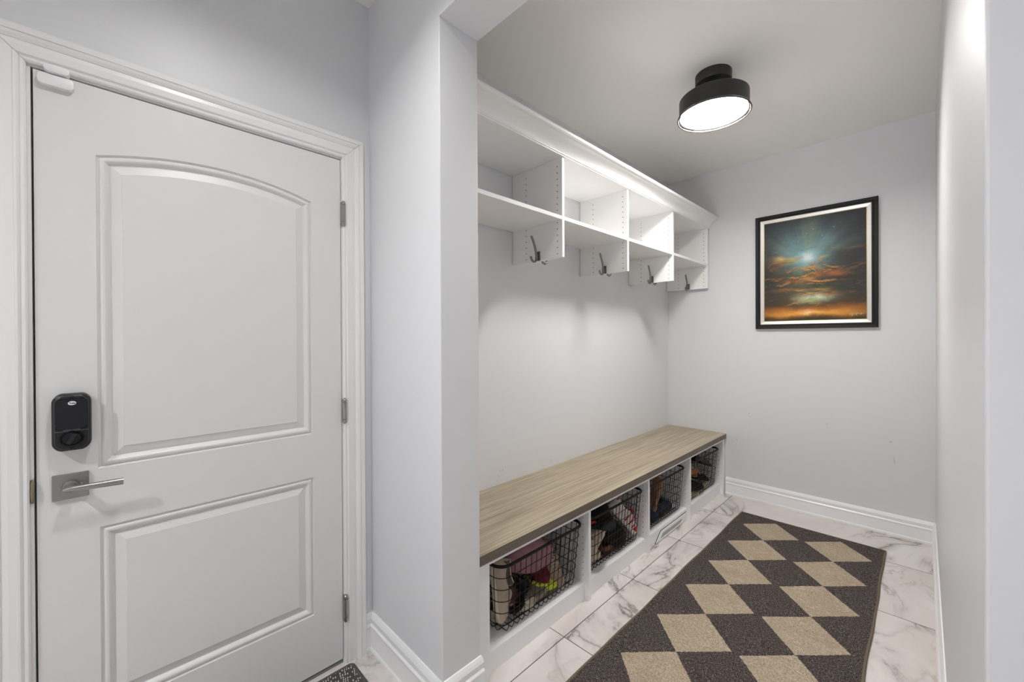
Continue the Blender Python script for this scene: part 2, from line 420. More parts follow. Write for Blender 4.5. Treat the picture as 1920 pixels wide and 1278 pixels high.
structure(MB().box((XW, Y1, HS), (XR+.02, Y2, H)).build('wall_header', M['wall']), 'grey dropped header over the alcove opening', 'beam')
structure(MB().box((XW-T, YB, 0), (XR+T, YB+T, H)).build('wall_back', M['wall_back']), 'light grey end wall of the alcove carrying the framed picture', 'wall')
m = MB().box((XR, Y1, 0), (XR+.12, YB, H), bevel=.004)
structure(m.build('wall_right', M['wall_right']), 'glossy grey right wall of the alcove seen edge-on', 'wall')
structure(MB().box((XR+.121, Y1, 0), (XEAST, Y1+.12, H)).build('wall_front', M['wall']), 'grey wall face at the right edge beside the opening', 'wall')
structure(MB().box((XEAST, YREAR-.1, 0), (XEAST+.1, Y1+.12, H)).build('wall_east', M['wall']), 'plain grey wall of the entry behind the viewer on the right', 'wall')
structure(MB().box((XW-T, YREAR-.1, 0), (XEAST, YREAR, H)).build('wall_rear', M['wall']), 'plain grey wall of the entry behind the viewer', 'wall')
structure(MB().box((XW-T, YREAR-.1, -.1), (XEAST+.1, YB+T, 0)).build('floor', M['tile']), 'white marble tile floor with grey veins', 'floor')
structure(MB().box((XW-T, YREAR-.1, H), (XEAST+.1, YB+T, H+.1)).build('ceiling', M['ceiling']), 'flat warm white ceiling', 'ceiling')

# baseboards: (height, projection) profile swept along a straight run
def base_prof(h):
    return [(0, 0), (.017, 0), (.017, .012), (.0135, .020), (.0135, h*.60), (.0155, h*.64), (.0155, h*.67), (.010, h*.72), (.0115, h*.80), (.0125, h*.86), (.009, h*.93), (.004, h), (0, h)]
def baseboard(name, a, b, nrm, h, label, mitre=(0, 0), m=None):
    """run from a to b (xy) on a wall whose outward normal is nrm; mitre>0 shortens, <0 lengthens with the projection"""
    own = m is None
    m = m or MB(); d = (Vector(b)-Vector(a)).normalized(); nv = Vector(nrm)
    A, B = [], []
    for (p, z) in base_prof(h):
        q = Vector(a)+nv*p+d*(p*mitre[0]); A.append((q.x, q.y, z))
        q = Vector(b)+nv*p-d*(p*mitre[1]); B.append((q.x, q.y, z))
    m.loops([A, B]); m.face([m.v(p) for p in reversed(A)]); m.face([m.v(p) for p in B])
    if own: return structure(m.build(name, M['trim']), label, 'baseboard')
    return m
CO = .762                                            # outer edge of the door casing
m = baseboard('', (XW, CO), (XW, Y1), (1, 0), .158, '', (0, 1), MB())
m = baseboard('', (XW, Y1), (XS, Y1), (0, -1), .158, '', (1, -1), m)
m = baseboard('', (XS, Y1), (XS, Y2), (1, 0), .158, '', (-1, -.6), m)
structure(m.build('baseboard_partition', M['trim']), 'white baseboard wrapping the short grey wall beside the door', 'baseboard')
baseboard('baseboard_back', (-1.172, YB), (XR, YB), (0, -1), .142, 'white baseboard along the end wall below the picture', (0, 1))
baseboard('baseboard_right', (XR, YB), (XR, Y1), (-1, 0), .142, 'white baseboard along the glossy right wall', (1, 0))

# ------------------------------------------------------------------ door casing and jambs
m = MB()
ci0, ci1, ct = -.1490, .6785, 2.0585                  # casing inner edges
prof = [(0, 0), (0, .009), (.004, .0128), (.009, .0130), (.0120, .0105), (.0150, .0138), (.0165, .0160), (.0215, .0165), (.0225, .0140), (.036, .0150), (.0485, .0132), (.0500, .0158), (.0570, .0205), (.0640, .0225), (.0660, .0195), (.0675, .0225), (.0825, .0235), (.084, .022), (.084, 0)]
g = .0007
def cas(p0, p1):
    A = [p0(u, w) for u, w in prof]; B = [p1(u, w) for u, w in prof]
    m.loops([A, B]); m.face([m.v(p) for p in reversed(A)]); m.face([m.v(p) for p in B])
cas(lambda u, w: (XW+w, ci0-u, 0), lambda u, w: (XW+w, ci0-u, ct+u-g))
cas(lambda u, w: (XW+w, ci0-u, ct+u+g), lambda u, w: (XW+w, ci1+u, ct+u+g))
cas(lambda u, w: (XW+w, ci1+u, ct+u-g), lambda u, w: (XW+w, ci1+u, 0))
structure(m.build('trim_1', M['casing']), 'white moulded casing around the entry door', 'door casing')
m = MB()
m.box((XW-T, D0-.030, 0), (XW-.001, D0-.0045, DT+.03)).box((XW-T, D1+.0028, 0), (XW-.001, D1+.030, DT+.03)).box((XW-T, D0-.0045, DT+.004), (XW-.001, D1+.0028, DT+.03))
m.box((XW-T+.02, D0-.0045, 0), (XW-.060, D0+.012, DT+.004)).box((XW-T+.02, D1-.012, 0), (XW-.060, D1+.0028, DT+.004)).box((XW-T+.02, D0, DT-.01), (XW-.060, D1, DT+.004))
structure(m.build('trim_2', M['casing']), 'white door jamb with stop behind the door slab', 'door jamb')
m = MB().box((XW-T, D0-.0040, 0), (XW-.008, D1+.002, .012), bevel=.002).box((XW-.05, D0-.0040, .012), (XW-.028, D1+.002, .016))
structure(m.build('trim_3', M['alu']), 'low grey metal threshold under the door', 'threshold')

# ------------------------------------------------------------------ the door
XD = XW-.0015
ZB = .020
door = thing('door_1', 'white two-panel entry door with arched upper panel', 'door', (XD, D1, 0), kind='structure')
def arch_loop(y0, y1, z0, zs, rise, d, x, n=24):
    """panel outline inset by d at depth x; top is an arc of given rise (0 = straight)"""
    L = [(x, y0+d, z0+d), (x, y1-d, z0+d)]
    yc, hw = (y0+y1)/2, (y1-y0)/2
    if rise > 0:
        R = (hw*hw+rise*rise)/(2*rise); zc = zs+rise-R
        for yy in lin(y1-d, y0+d, n): L.append((x, yy, zc+math.sqrt((R-d)**2-(yy-yc)**2)))
    else:
        for yy in lin(y1-d, y0+d, n): L.append((x, yy, zs-d))
    return L
pp = [(0, 0), (.0030, -.0055), (.0060, -.0060), (.0090, -.0022), (.0130, -.0004), (.0175, -.0008), (.0220, -.0040), (.0260, -.0085), (.0280, -.0108), (.0310, -.0108), (.0315, -.0098), (.0540, -.0032), (.0548, -.0018), (.0570, -.0018)]
m = MB()
U = (-.022, .5625, .9575, 1.8555, .046); Lw = (-.0195, .5655, .2510, .7885, 0)
NP = 24
tops = {}
for key, (a, b, z0, zs, rise) in (('u', U), ('l', Lw)):
    lps = [arch_loop(a, b, z0, zs, rise, d, XD+dx, NP) for d, dx in pp]
    vv = m.loops(lps); m.face(vv[-1]); tops[key] = lps[0]
def q(y0, y1, z0, z1): m.poly([(XD, y0, z0), (XD, y1, z0), (XD, y1, z1), (XD, y0, z1)])
# face around the panels, split so it meets the panel outlines vertex for vertex
ul, ll = tops['u'], tops['l']
q(D0, U[0], U[2], U[3]); q(U[1], D1, U[2], U[3]); q(D0, Lw[0], Lw[2], Lw[3]); q(Lw[1], D1, Lw[2], Lw[3])
q(D0, D1, ZB, Lw[2]) if False else m.poly([(XD, D0, ZB), (XD, D1, ZB), (XD, D1, Lw[2]), (XD, Lw[1], Lw[2]), (XD, Lw[0], Lw[2]), (XD, D0, Lw[2])])
arc_l = ll[2:]; arc_u = ul[2:]
m.poly([(XD, D0, Lw[3])]+[p for p in reversed(arc_l)]+[(XD, D1, Lw[3]), (XD, D1, U[2]), (XD, U[1], U[2]), (XD, U[0], U[2]), (XD, D0, U[2])])
m.poly([(XD, D0, U[3]), (XD, U[0], U[3]), (XD, U[0], DT), (XD, D0, DT)]); m.poly([(XD, U[1], U[3]), (XD, D1, U[3]), (XD, D1, DT), (XD, U[1], DT)])
for p, r_ in zip(arc_u, arc_u[1:]):
    m.poly([p, (XD, p[1], DT), (XD, r_[1], DT), r_])
# edges and back
xb = XD-.044
m.poly([(XD, D0, ZB), (XD, D0, DT), (xb, D0, DT), (xb, D0, ZB)]); m.poly([(XD, D1, ZB), (xb, D1, ZB), (xb, D1, DT), (XD, D1, DT)])
m.poly([(XD, D0, DT), (XD, D1, DT), (xb, D1, DT), (xb, D0, DT)]); m.poly([(XD, D0, ZB), (xb, D0, ZB), (xb, D1, ZB), (XD, D1, ZB)])
m.poly([(xb, D0, ZB), (xb, D0, DT), (xb, D1, DT), (xb, D1, ZB)])
slab = m.build('door_slab', M['doorw'], door, smooth=True); slab.data.set_sharp_from_angle(angle=math.radians(9))
tag(MB().box((XD-.040, D0+.004, .013), (XD-.004, D1-.004, ZB)).build('door_sweep', M['rubber'], door), 'black rubber sweep')
# hinges
for z0, z1 in ((1.780, 1.884), (.981, 1.086), (.174, .288)):
    yk = D1+.0070; xk = XW+.0135; h = z1-z0
    m = MB().lathe([(.0, 0), (.0052, .001), (.0076, .004), (.0076, h*.16), (.0052, h*.165), (.0052, h*.18), (.0082, h*.185), (.0082, h*.83), (.0052, h*.835), (.0052, h*.85), (.0078, h*.855), (.0078, h-.008), (.0045, h-.004), (.005, h-.002), (0, h)], (xk, yk, z0), 16, caps=False)
    hg = m.build('hinge', M['nickel'], door, smooth=True)
    MB().box((XW-.0005, D1-.001, z0+.006), (XW+.0135, D1+.003, z1-.006)).build('hinge_leaf', M['nickel'], hg)
# deadbolt
def rbox_loop(yc, zc, hy, hz, r, x, crown=0.0, n=8):
    P = []
    for (sy, sz, a0) in ((1, 1, 0), (-1, 1, 90), (-1, -1, 180), (1, -1, 270)):
        for k in range(n+1):
            a = math.radians(a0+90*k/n)
            y = sy*(hy-r)+r*math.cos(a); z = sz*(hz-r)+r*math.sin(a)
            z += math.copysign(crown*(1-(y/hy)**2), z) if abs(z) > hz*.5 else 0
            P.append((x, yc+y, zc+z))
    return P
yb_, zb_ = -.0715, 1.1020
m = MB()
m.loops([rbox_loop(yb_, zb_, .0375, .072, .017, XD, .008)], cap=False)
lp = [rbox_loop(yb_, zb_, .0375-i, .0725-i, .018, XD+x, .0075) for i, x in ((0, 0), (0, .022), (.001, .027), (.004, .030), (.0055, .0305))]
vv = m.loops(lp); m.face(vv[-1])
m.loops([rbox_loop(yb_, zb_, .0320, .0670, .0150, XD+.0306, .007), rbox_loop(yb_, zb_, .0312, .0662, .0145, XD+.0312, .007)], mi=2)
vv = m.loops([rbox_loop(yb_, zb_+.0225, .0312, .0425, .013, XD+.0305, .0), rbox_loop(yb_, zb_+.0225, .0295, .0410, .012, XD+.0322, .0)], mi=1); m.face(vv[-1], 1)
m.box((XD+.0300, yb_-.032, zb_-.0240), (XD+.0328, yb_+.032, zb_-.0225), 2)
m.box((XD+.0300, yb_-.016, zb_-.0212), (XD+.0334, yb_+.016, zb_-.0190), 2)
m.box((XD+.0300, yb_-.004, zb_+.0685), (XD+.0318, yb_+.004, zb_+.0715), 1); m.box((XD+.0300, yb_-.004, zb_-.0725), (XD+.0318, yb_+.004, zb_-.0690), 1)
bolt = m.build('deadbolt', [M['blackp'], M['blackp2'], M['grayline']], door, smooth=True); tag(bolt, 'black electronic deadbolt with a thumb turn')
def ell(x, yc, zc, a, b, n=32): return [(x, yc+a*math.cos(2*PI*k/n), zc+b*math.sin(2*PI*k/n)) for k in range(n)]
m = MB(); vv = m.loops([ell(XD+.0320, yb_+.001, zb_+.0525, .0080, .0056), ell(XD+.0332, yb_+.001, zb_+.0525, .0078, .0054)]); m.face(vv[-1])
tag(m.build('badge', M['badge'], bolt), 'small white oval badge')
def lettering(txt, size, loc, name, mat, parent, label):
    cu = bpy.data.curves.new(name, 'FONT'); cu.body = txt; cu.size = size; cu.align_x = 'CENTER'; cu.align_y = 'CENTER'; cu.extrude = .0002; cu.offset = size*.02
    to = bpy.data.objects.new(name, cu); COL.objects.link(to); bpy.context.view_layer.update()
    me = bpy.data.meshes.new_from_object(to.evaluated_get(bpy.context.evaluated_depsgraph_get()))
    bpy.data.objects.remove(to); bpy.data.curves.remove(cu)
    # text plane xy -> wall plane (y right, z up, facing +x)
    me.transform(Matrix(((0, 0, 1, loc[0]), (1, 0, 0, loc[1]), (0, 1, 0, loc[2]), (0, 0, 0, 1))))
    me.materials.clear(); me.materials.append(mat)
    o = bpy.data.objects.new(name, me); COL.objects.link(o); put(o, parent); o['label'] = label
lettering('Yale', .0068, (XD+.0334, yb_+.001, zb_+.0525), 'lettering', M['blackp2'], bolt, 'black lettering on the badge')
m = MB()
vv = m.loops([ell(XD+.0312, yb_, zb_-.043, .0235, .0210), ell(XD+.0345, yb_, zb_-.043, .0220, .0195), ell(XD+.0340, yb_, zb_-.043, .0200, .0176), ell(XD+.0330, yb_, zb_-.043, .0195, .0172), ell(XD+.0365, yb_, zb_-.043, .0180, .0160)]); m.face(vv[-1])
a = math.radians(62); cy_, cz_ = math.cos(a), math.sin(a)
pts = []
for (s_, t_) in ((-1, -1), (1, -1), (1, 1), (-1, 1)):
    y = s_*.0145*cy_-t_*.0046*cz_*-1; z = s_*.0145*cz_-t_*.0046*cy_
    pts.append((XD+.036, yb_+y, zb_-.043+z))
m.prism(pts, (.011, 0, 0), 1)
m.build('thumb_turn', [M['blackp2'], M['blackp']], bolt, smooth=True)
# lever set
yl, zl = -.0755, .9225
m = MB().box((XD, yl-.0350, zl-.0350), (XD+.0075, yl+.0350, zl+.0350), bevel=.0012)
lev = m.build('lever_handle', M['nickel'], door); tag(lev, 'satin nickel lever on a square plate')
m = MB().lathe([(.0165, 0), (.0165, .010), (.0155, .012), (.0115, .013), (.0115, .040), (.010, .043)], (XD+.0070, yl, zl+.001), 32, axis='x')
m.build('rose', M['nickel'], lev, smooth=True)
m = MB()
yy = lin(yl-.013, yl+.105, 14)
for i, y in enumerate(yy): pass
lo = []
for i, y in enumerate(yy):
    t = i/13; hz = .0078+.0016*t + (.0 if t > .12 else -.005*(1-t/.12)); cx = XD+.047; hx = .0075
    lo.append([(cx+hx*math.cos(2*PI*k/12), y, zl+.002-.004*t+hz*math.sin(2*PI*k/12)) for k in range(12)])
vv = m.loops(lo); m.face(vv[0]); m.face(vv[-1])
m.build('lever', M['nickel'], lev, smooth=True)
for s_ in (-1, 1):
    MB().lathe([(.0036, 0), (.0036, .0012), (.0026, .0018), (.0012, .0008)], (XD+.0074, yl+s_*.0215, zl+.002), 14, axis='x').build('screw', M['nickel'], lev, smooth=True)
# latch strike on the jamb
m = MB(); m.tube([(XW+.0005, -.1445, .895+.0), (XW+.006, -.1445, .905), (XW+.008, -.1445, .925), (XW+.006, -.1445, .945), (XW+.0005, -.1445, .955)], .0040, 8)
m.box((XW-.02, -.1427, .893), (XW+.0015, -.1418, .957))
tag(m.build('strike_plate', M['brass'], smooth=True), 'small aged brass strike plate on the left door jamb', 'strike plate')
# contact sensor
def pill(name, y0, y1, z0, z1, x0, x1, label):
    yc, zc, hy, hz = (y0+y1)/2, (z0+z1)/2, (y1-y0)/2, (z1-z0)/2
    m = MB(); lps = [rbox_loop(yc, zc, hy-i, hz-i, min(hz, .011)-i, x) for i, x in ((0, x0), (0, x1-.003), (.0009, x1-.001), (.003, x1))]
    vv = m.loops(lps); m.face(vv[-1]); m.face(vv[0])
    return tag(m.build(name, M['plasticw'], smooth=True), label, 'door sensor')
pill('contact_sensor', -.130, -.0615, 2.0125, 2.0435, XD, XD+.016, 'larger white plastic door sensor stuck on the door slab, upper left corner')
pill('sensor_magnet', -.118, -.0695, 2.0465, 2.0665, XW+.0, XW+.0225, 'smaller white sensor half on the casing just above the larger one')

# ================================================================== entry mat
m = MB()
def rr(x0, y0, x1, y1, r, z, n=6):
    P = []
    for (cx, cy, a0) in ((x1-r, y1-r, 0), (x0+r, y1-r, 90), (x0+r, y0+r, 180), (x1-r, y0+r, 270)):
        for k in range(n+1):
            a = math.radians(a0+90*k/n); P.append((cx+r*math.cos(a), cy+r*math.sin(a), z))
    return P
vv = m.loops([rr(-1.645, -.10, -1.12, .705, .02, .0), rr(-1.645, -.10, -1.12, .705, .02, .004), rr(-1.637, -.092, -1.128, .697, .016, .0075)], mi=1)
vv = m.loops([rr(-1.637, -.092, -1.128, .697, .016, .0075), rr(-1.632, -.087, -1.133, .692, .014, .0065)], mi=1); m.face(vv[-1], 0)
mat = m.build('door_mat', [M['mat'], fabric('mat_border', (84, 81, 80))]); tag(mat, 'dark grey door mat flecked with pale dashes in front of the door', 'door mat')

# ================================================================== rug
rug = thing('area_rug', 'charcoal rug with two rows of beige diamonds on the tile floor', 'rug', (-.56, 2.1, 0))
rx0, rx1, ry0, ry1 = -.958, -.163, .88, 3.372
m = MB(); nx, ny = 40, 125
gridv = []
def wob(y, s): return .0018*math.sin(y*7.0+s)+.0012*math.sin(y*17+2*s)
for j in range(ny+1):
    y = ry0+(ry1-ry0)*j/ny; row = []
    for i in range(nx+1):
        f = i/nx; x = rx0+wob(y, 1)+(rx1+wob(y, 2.4)-rx0-wob(y, 1))*f
        row.append(m.v((x, y, .010+.0012*math.sin(x*21+y*3)*math.sin(y*9))))
    gridv.append(row)
for j in range(ny):
    for i in range(nx): m.face([gridv[j][i], gridv[j][i+1], gridv[j+1][i+1], gridv[j+1][i]])
rim = gridv[0]+[r_[-1] for r_ in gridv[1:]]+list(reversed(gridv[-1][:-1]))+[r_[0] for r_ in reversed(gridv[1:-1])]
low = [m.v((v.co.x, v.co.y, .001)) for v in rim]
for k in range(len(rim)): m.face([rim[k], low[k], low[(k+1) % len(rim)], rim[(k+1) % len(rim)]])
path = [tuple(v.co) for v in rim]
m.build('pile', M['rug'], rug, smooth=True)
m = MB(); m.tube([(p[0], p[1], .0062) for p in path], .0056, 8, closed=True)
tag(m.build('binding', M['binding'], rug, smooth=True), 'taupe edge binding')

# ================================================================== wall cubby unit
XC, XCB = -1.304, -1.6635
ZU, ZBt = 2.252, 1.739
YD = [.985, 1.660, 2.315, 2.974, 3.662]
TH = .019
cub = thing('wall_cubby_shelf', 'long white wall shelf of four open cubbies with crown moulding and coat hooks', 'wall shelf', (XW, 2.3, ZBt))
def panel_with_holes(y, side):
    """side: list of faces (-1 low y, +1 high y) that carry pin holes"""
    m = MB().box((XC, y, ZBt), (XCB, y+TH, ZU), bevel=.0008)
    for s_ in side:
        yf = y-.0004 if s_ < 0 else y+TH+.0004
        for xx in (XC-.031, XC-.253):
            z = ZBt+.020
            while z < ZU-.012:
                if not (1.928 < z < 1.953):
                    m.poly([(xx+.0031*math.cos(2*PI*k/8), yf, z+.0031*math.sin(2*PI*k/8)) for k in range(8)], 1)
                z += .0322
    return m
for i, y in enumerate(YD):
    sd = [1] if i == 0 else ([-1] if i == 4 else [-1, 1])
    nm = 'side_panel' if i in (0, 4) else 'divider'
    panel_with_holes(y, sd).build(nm, [M['mel'], M['hole']], cub, weld=False)
for i in range(4):
    MB().box((XC-.001, YD[i]+TH, 1.931), (XCB+.003, YD[i+1], 1.950), bevel=.0008).build('shelf', M['mel'], cub)
MB().box((XC, YD[0], ZU), (XCB, YD[4]+TH, ZU+.019)).build('top_panel', M['mel'], cub)
# crown
cp = [(-1.330, 2.2525), (-1.296, 2.2525), (-1.2955, 2.2585), (-1.291, 2.2590), (-1.2905, 2.2640), (-1.2950, 2.2650)]
for k in range(9):
    a = k/8; cp.append((-1.2920+.0550*(a**1.55), 2.2670+.0500*(1-(1-a)**1.35)))
cp += [(-1.2365, 2.3200), (-1.2260, 2.3215), (-1.2235, 2.3260), (-1.2235, 2.3370), (-1.2300, 2.3385), (-1.330, 2.3385)]
m = MB(); y0, y1 = Y2+.004, YB-.004
n_ = len(cp)
vv = m.loops([[(x, y0, z) for x, z in cp], [(x, y1, z) for x, z in cp]]); m.face(list(reversed(vv[0]))); m.face(vv[1])
m.build('crown_molding', M['mel'], cub, smooth=True)
# hooks
def hook(y, s, lx=-1.470):
    """s=-1: on the face looking to low y"""
    zc = 1.7645
    P = lambda x, d, z: (x, y+s*d, z)
    m = MB().box(P(lx-.016, 0, zc-.025), P(lx+.016, .006, zc+.025), bevel=.0015)
    h = m.build('coat_hook', M['hookm'], cub); tag(h, 'dark pewter double coat hook')
    m = MB().box(P(lx-.007, .004, zc-.022), P(lx+.007, .018, zc+.012), bevel=.002)
    m.tube([P(lx, .012, zc-.022), P(lx, .015, zc), P(lx, .019, zc+.022), P(lx, .027, zc+.05), P(lx, .040, zc+.078), P(lx, .050, zc+.096), P(lx, .0545, zc+.103)], [.0055, .006, .006, .006, .006, .0062, .0045], 10)
    m.build('upper_prong', M['hookm'], h, smooth=True)
    m = MB().tube([P(lx, .010, zc-.020), P(lx, .024, zc-.031), P(lx, .038, zc-.033), P(lx, .050, zc-.026), P(lx, .057, zc-.013), P(lx, .0585, zc-.006)], [.0055, .006, .006, .006, .0064, .0045], 10)
    m.build('lower_prong', M['hookm'], h, smooth=True)
for i in (1, 2, 3, 4):
    hook(YD[i], -1)
    if i < 4: hook(YD[i]+TH, 1)

# ================================================================== bench
BX = -1.181
bench = thing('bench_cabinet', 'white bench with four open bays and a tan wood-grain top along the coat wall', 'bench', (XW, 2.3, 0))
bt = tag(MB().box((-1.168, Y2+.012, .467), (XW+.001, YB-.003, .507), 1, bevel=.0012).build('bench_top', [M['wood'], M['edge']], bench), 'tan wood-grain top with dark front edge')
for p in bt.data.polygons:
    if p.normal.z > .9: p.material_index = 0
BD = [(.985, 1.043), (1.707, 1.726), (2.337, 2.356), (2.969, 2.988), (3.655, 3.690)]
def bench_panel(y0, y1, sides):
    m = MB().box((BX, y0, 0), (XW+.004, y1, .449), bevel=.0008)
    for yf in sides:
        for xx in (BX-.036, BX-.30):
            z = .12
            while z < .43:
                m.poly([(xx+.0026*math.cos(2*PI*k/8), yf, z+.0026*math.sin(2*PI*k/8)) for k in range(8)], 1); z += .0322
    return m
for i, (a, b) in enumerate(BD):
    sd = []
    if i > 0: sd.append(a-.0004)
    if i < 4: sd.append(b+.0004)
    bench_panel(a, b, sd).build('side_panel' if i in (0, 4) else 'divider', [M['benchw'], M['hole']], bench, weld=False)
MB().box((BX, .985, .449), (XW+.004, 3.690, .4665)).build('top_panel', M['benchw'], bench)
for i in range(4):
    a, b = BD[i][1], BD[i+1][0]
    MB().box((-1.204, a, .066), (XW+.004, b, .085), bevel=.0008).build('bottom_panel', M['benchw'], bench)
    MB().box((-1.2045, a, 0), (-1.220, b, .066)).build('kick_board', M['benchw'], bench)
    MB().box((XW+.004, a, .085), (XW+.010, b, .449)).build('back_panel', M['benchw'], bench)
# toe-kick vent in the third bay
vent = thing('toe_kick_vent', 'white slanted vent grille in the kick board of the third bay', 'vent', (-1.2045, 2.7, 0))
XV = -1.2042
def vpoly(pts, x): return [(x, y, z) for y, z in pts]
o1 = [(2.462, .004), (2.545, .0650), (2.960, .0650), (2.872, .010)]
o2 = [(2.476, .0065), (2.552, .0610), (2.955, .0610), (2.865, .0115)]
o3 = [(2.530, .014), (2.568, .044), (2.885, .042), (2.845, .016)]
m = MB(); vv = m.loops([vpoly(o1, XV), vpoly(o1, XV+.0015)]); m.face(vv[-1]); m.build('gap_shadow_plate', M['hole'], vent)  # dark plate painted as the shadow gap around the vent frame
m = MB(); m.loops([vpoly(o2, XV+.0015), vpoly(o2, XV+.006), vpoly(o3, XV+.006), vpoly(o3, XV+.003)]); m.build('vent_frame', M['benchw'], vent)
m = MB(); vv = m.loops([vpoly(o3, XV+.0018), vpoly(o3, XV+.0030)]); m.face(vv[-1])
for k in range(4):
    z = .019+.0062*k; m.box((XV+.003, 2.545+.008*k, z), (XV+.0045, 2.84+.008*k, z+.0028), 1)
m.build('grille', [M['grille'], new_mat('vent_slat', (.5, .49, .47), .5)], vent)

# ------------------------------------------------------------------ wire baskets
def rrect(cx, cy, hx, hy, r, z, n=7):
    P = []
    for (sx, sy, a0) in ((1, 1, 0), (-1, 1, 90), (-1, -1, 180), (1, -1, 270)):
        for k in range(n+1):
            a = math.radians(a0+90*k/n); P.append((cx+sx*(hx-r)+r*math.cos(a), cy+sy*(hy-r)+r*math.sin(a), z))
    return P
def make_basket(cy, label):
    cx, HX, HY = -1.393, .190, .288
    t = thing('wire_basket', label, 'basket', (cx, cy, .085), group='black wire baskets in the bench bays')
    zt, zb = .386, .0885
    ins = .026
    m = MB().tube(rrect(cx, cy, HX, HY, .055, zt), .0068, 10, closed=True); m.build('rim', M['wire'], t, smooth=True)
    m = MB(); wr = .0017
    for z in (.334, .282, .230, .178, .126):
        f = (zt-z)/(zt-zb); m.tube(rrect(cx, cy, HX-ins*f, HY-ins*f, .055-.012*f, z, 5), wr, 6, closed=True)
    n = 15
    for k in range(n):
        f = -1+2*(k+.5)/n
        yt, yb2 = cy+f*(HY-.03), cy+f*(HY-ins-.022)
        m.tube([(cx+HX, yt, zt), (cx+HX-ins*.93, yb2, zb+.022), (cx+HX-ins-.008, yb2, zb+.004), (cx+HX-ins-.016, yb2, zb), (cx-HX+ins+.016, yb2, zb), (cx-HX+ins+.008, yb2, zb+.004), (cx-HX+ins*.93, yb2, zb+.022), (cx-HX, yt, zt)], wr, 6)
    n = 10
    for k in range(n):
        f = -1+2*(k+.5)/n
        xt, xb2 = cx+f*(HX-.03), cx+f*(HX-ins-.022)
        m.tube([(xt, cy+HY, zt), (xb2, cy+HY-ins*.93, zb+.022), (xb2, cy+HY-ins-.008, zb+.007), (xb2, cy+HY-ins-.016, zb+.0036), (xb2, cy-HY+ins+.016, zb+.0036), (xb2, cy-HY+ins+.008, zb+.007), (xb2, cy-HY+ins*.93, zb+.022), (xt, cy-HY, zt)], wr, 6)
    m.build('wire_mesh', M['wire'], t, smooth=True)
    return t
BASK = [1.412, 2.042, 2.664, 3.352]
LBL = ['black wire basket with the dusty pink bag, in the bay nearest the door', 'black wire basket with red and black shoes, second bay from the door',
       'black wire basket above the kick vent, third bay from the door', 'black wire basket with brown boots, in the bay at the end wall']
b0 = make_basket(BASK[0], LBL[0])
for cy, lb in zip(BASK[1:], LBL[1:]):
    c = b0.copy(); COL.objects.link(c); c.location = (b0.location.x, cy, b0.location.z); c['label'] = lb
    for ch in b0.children:
        d = ch.copy(); COL.objects.link(d); d.parent = c

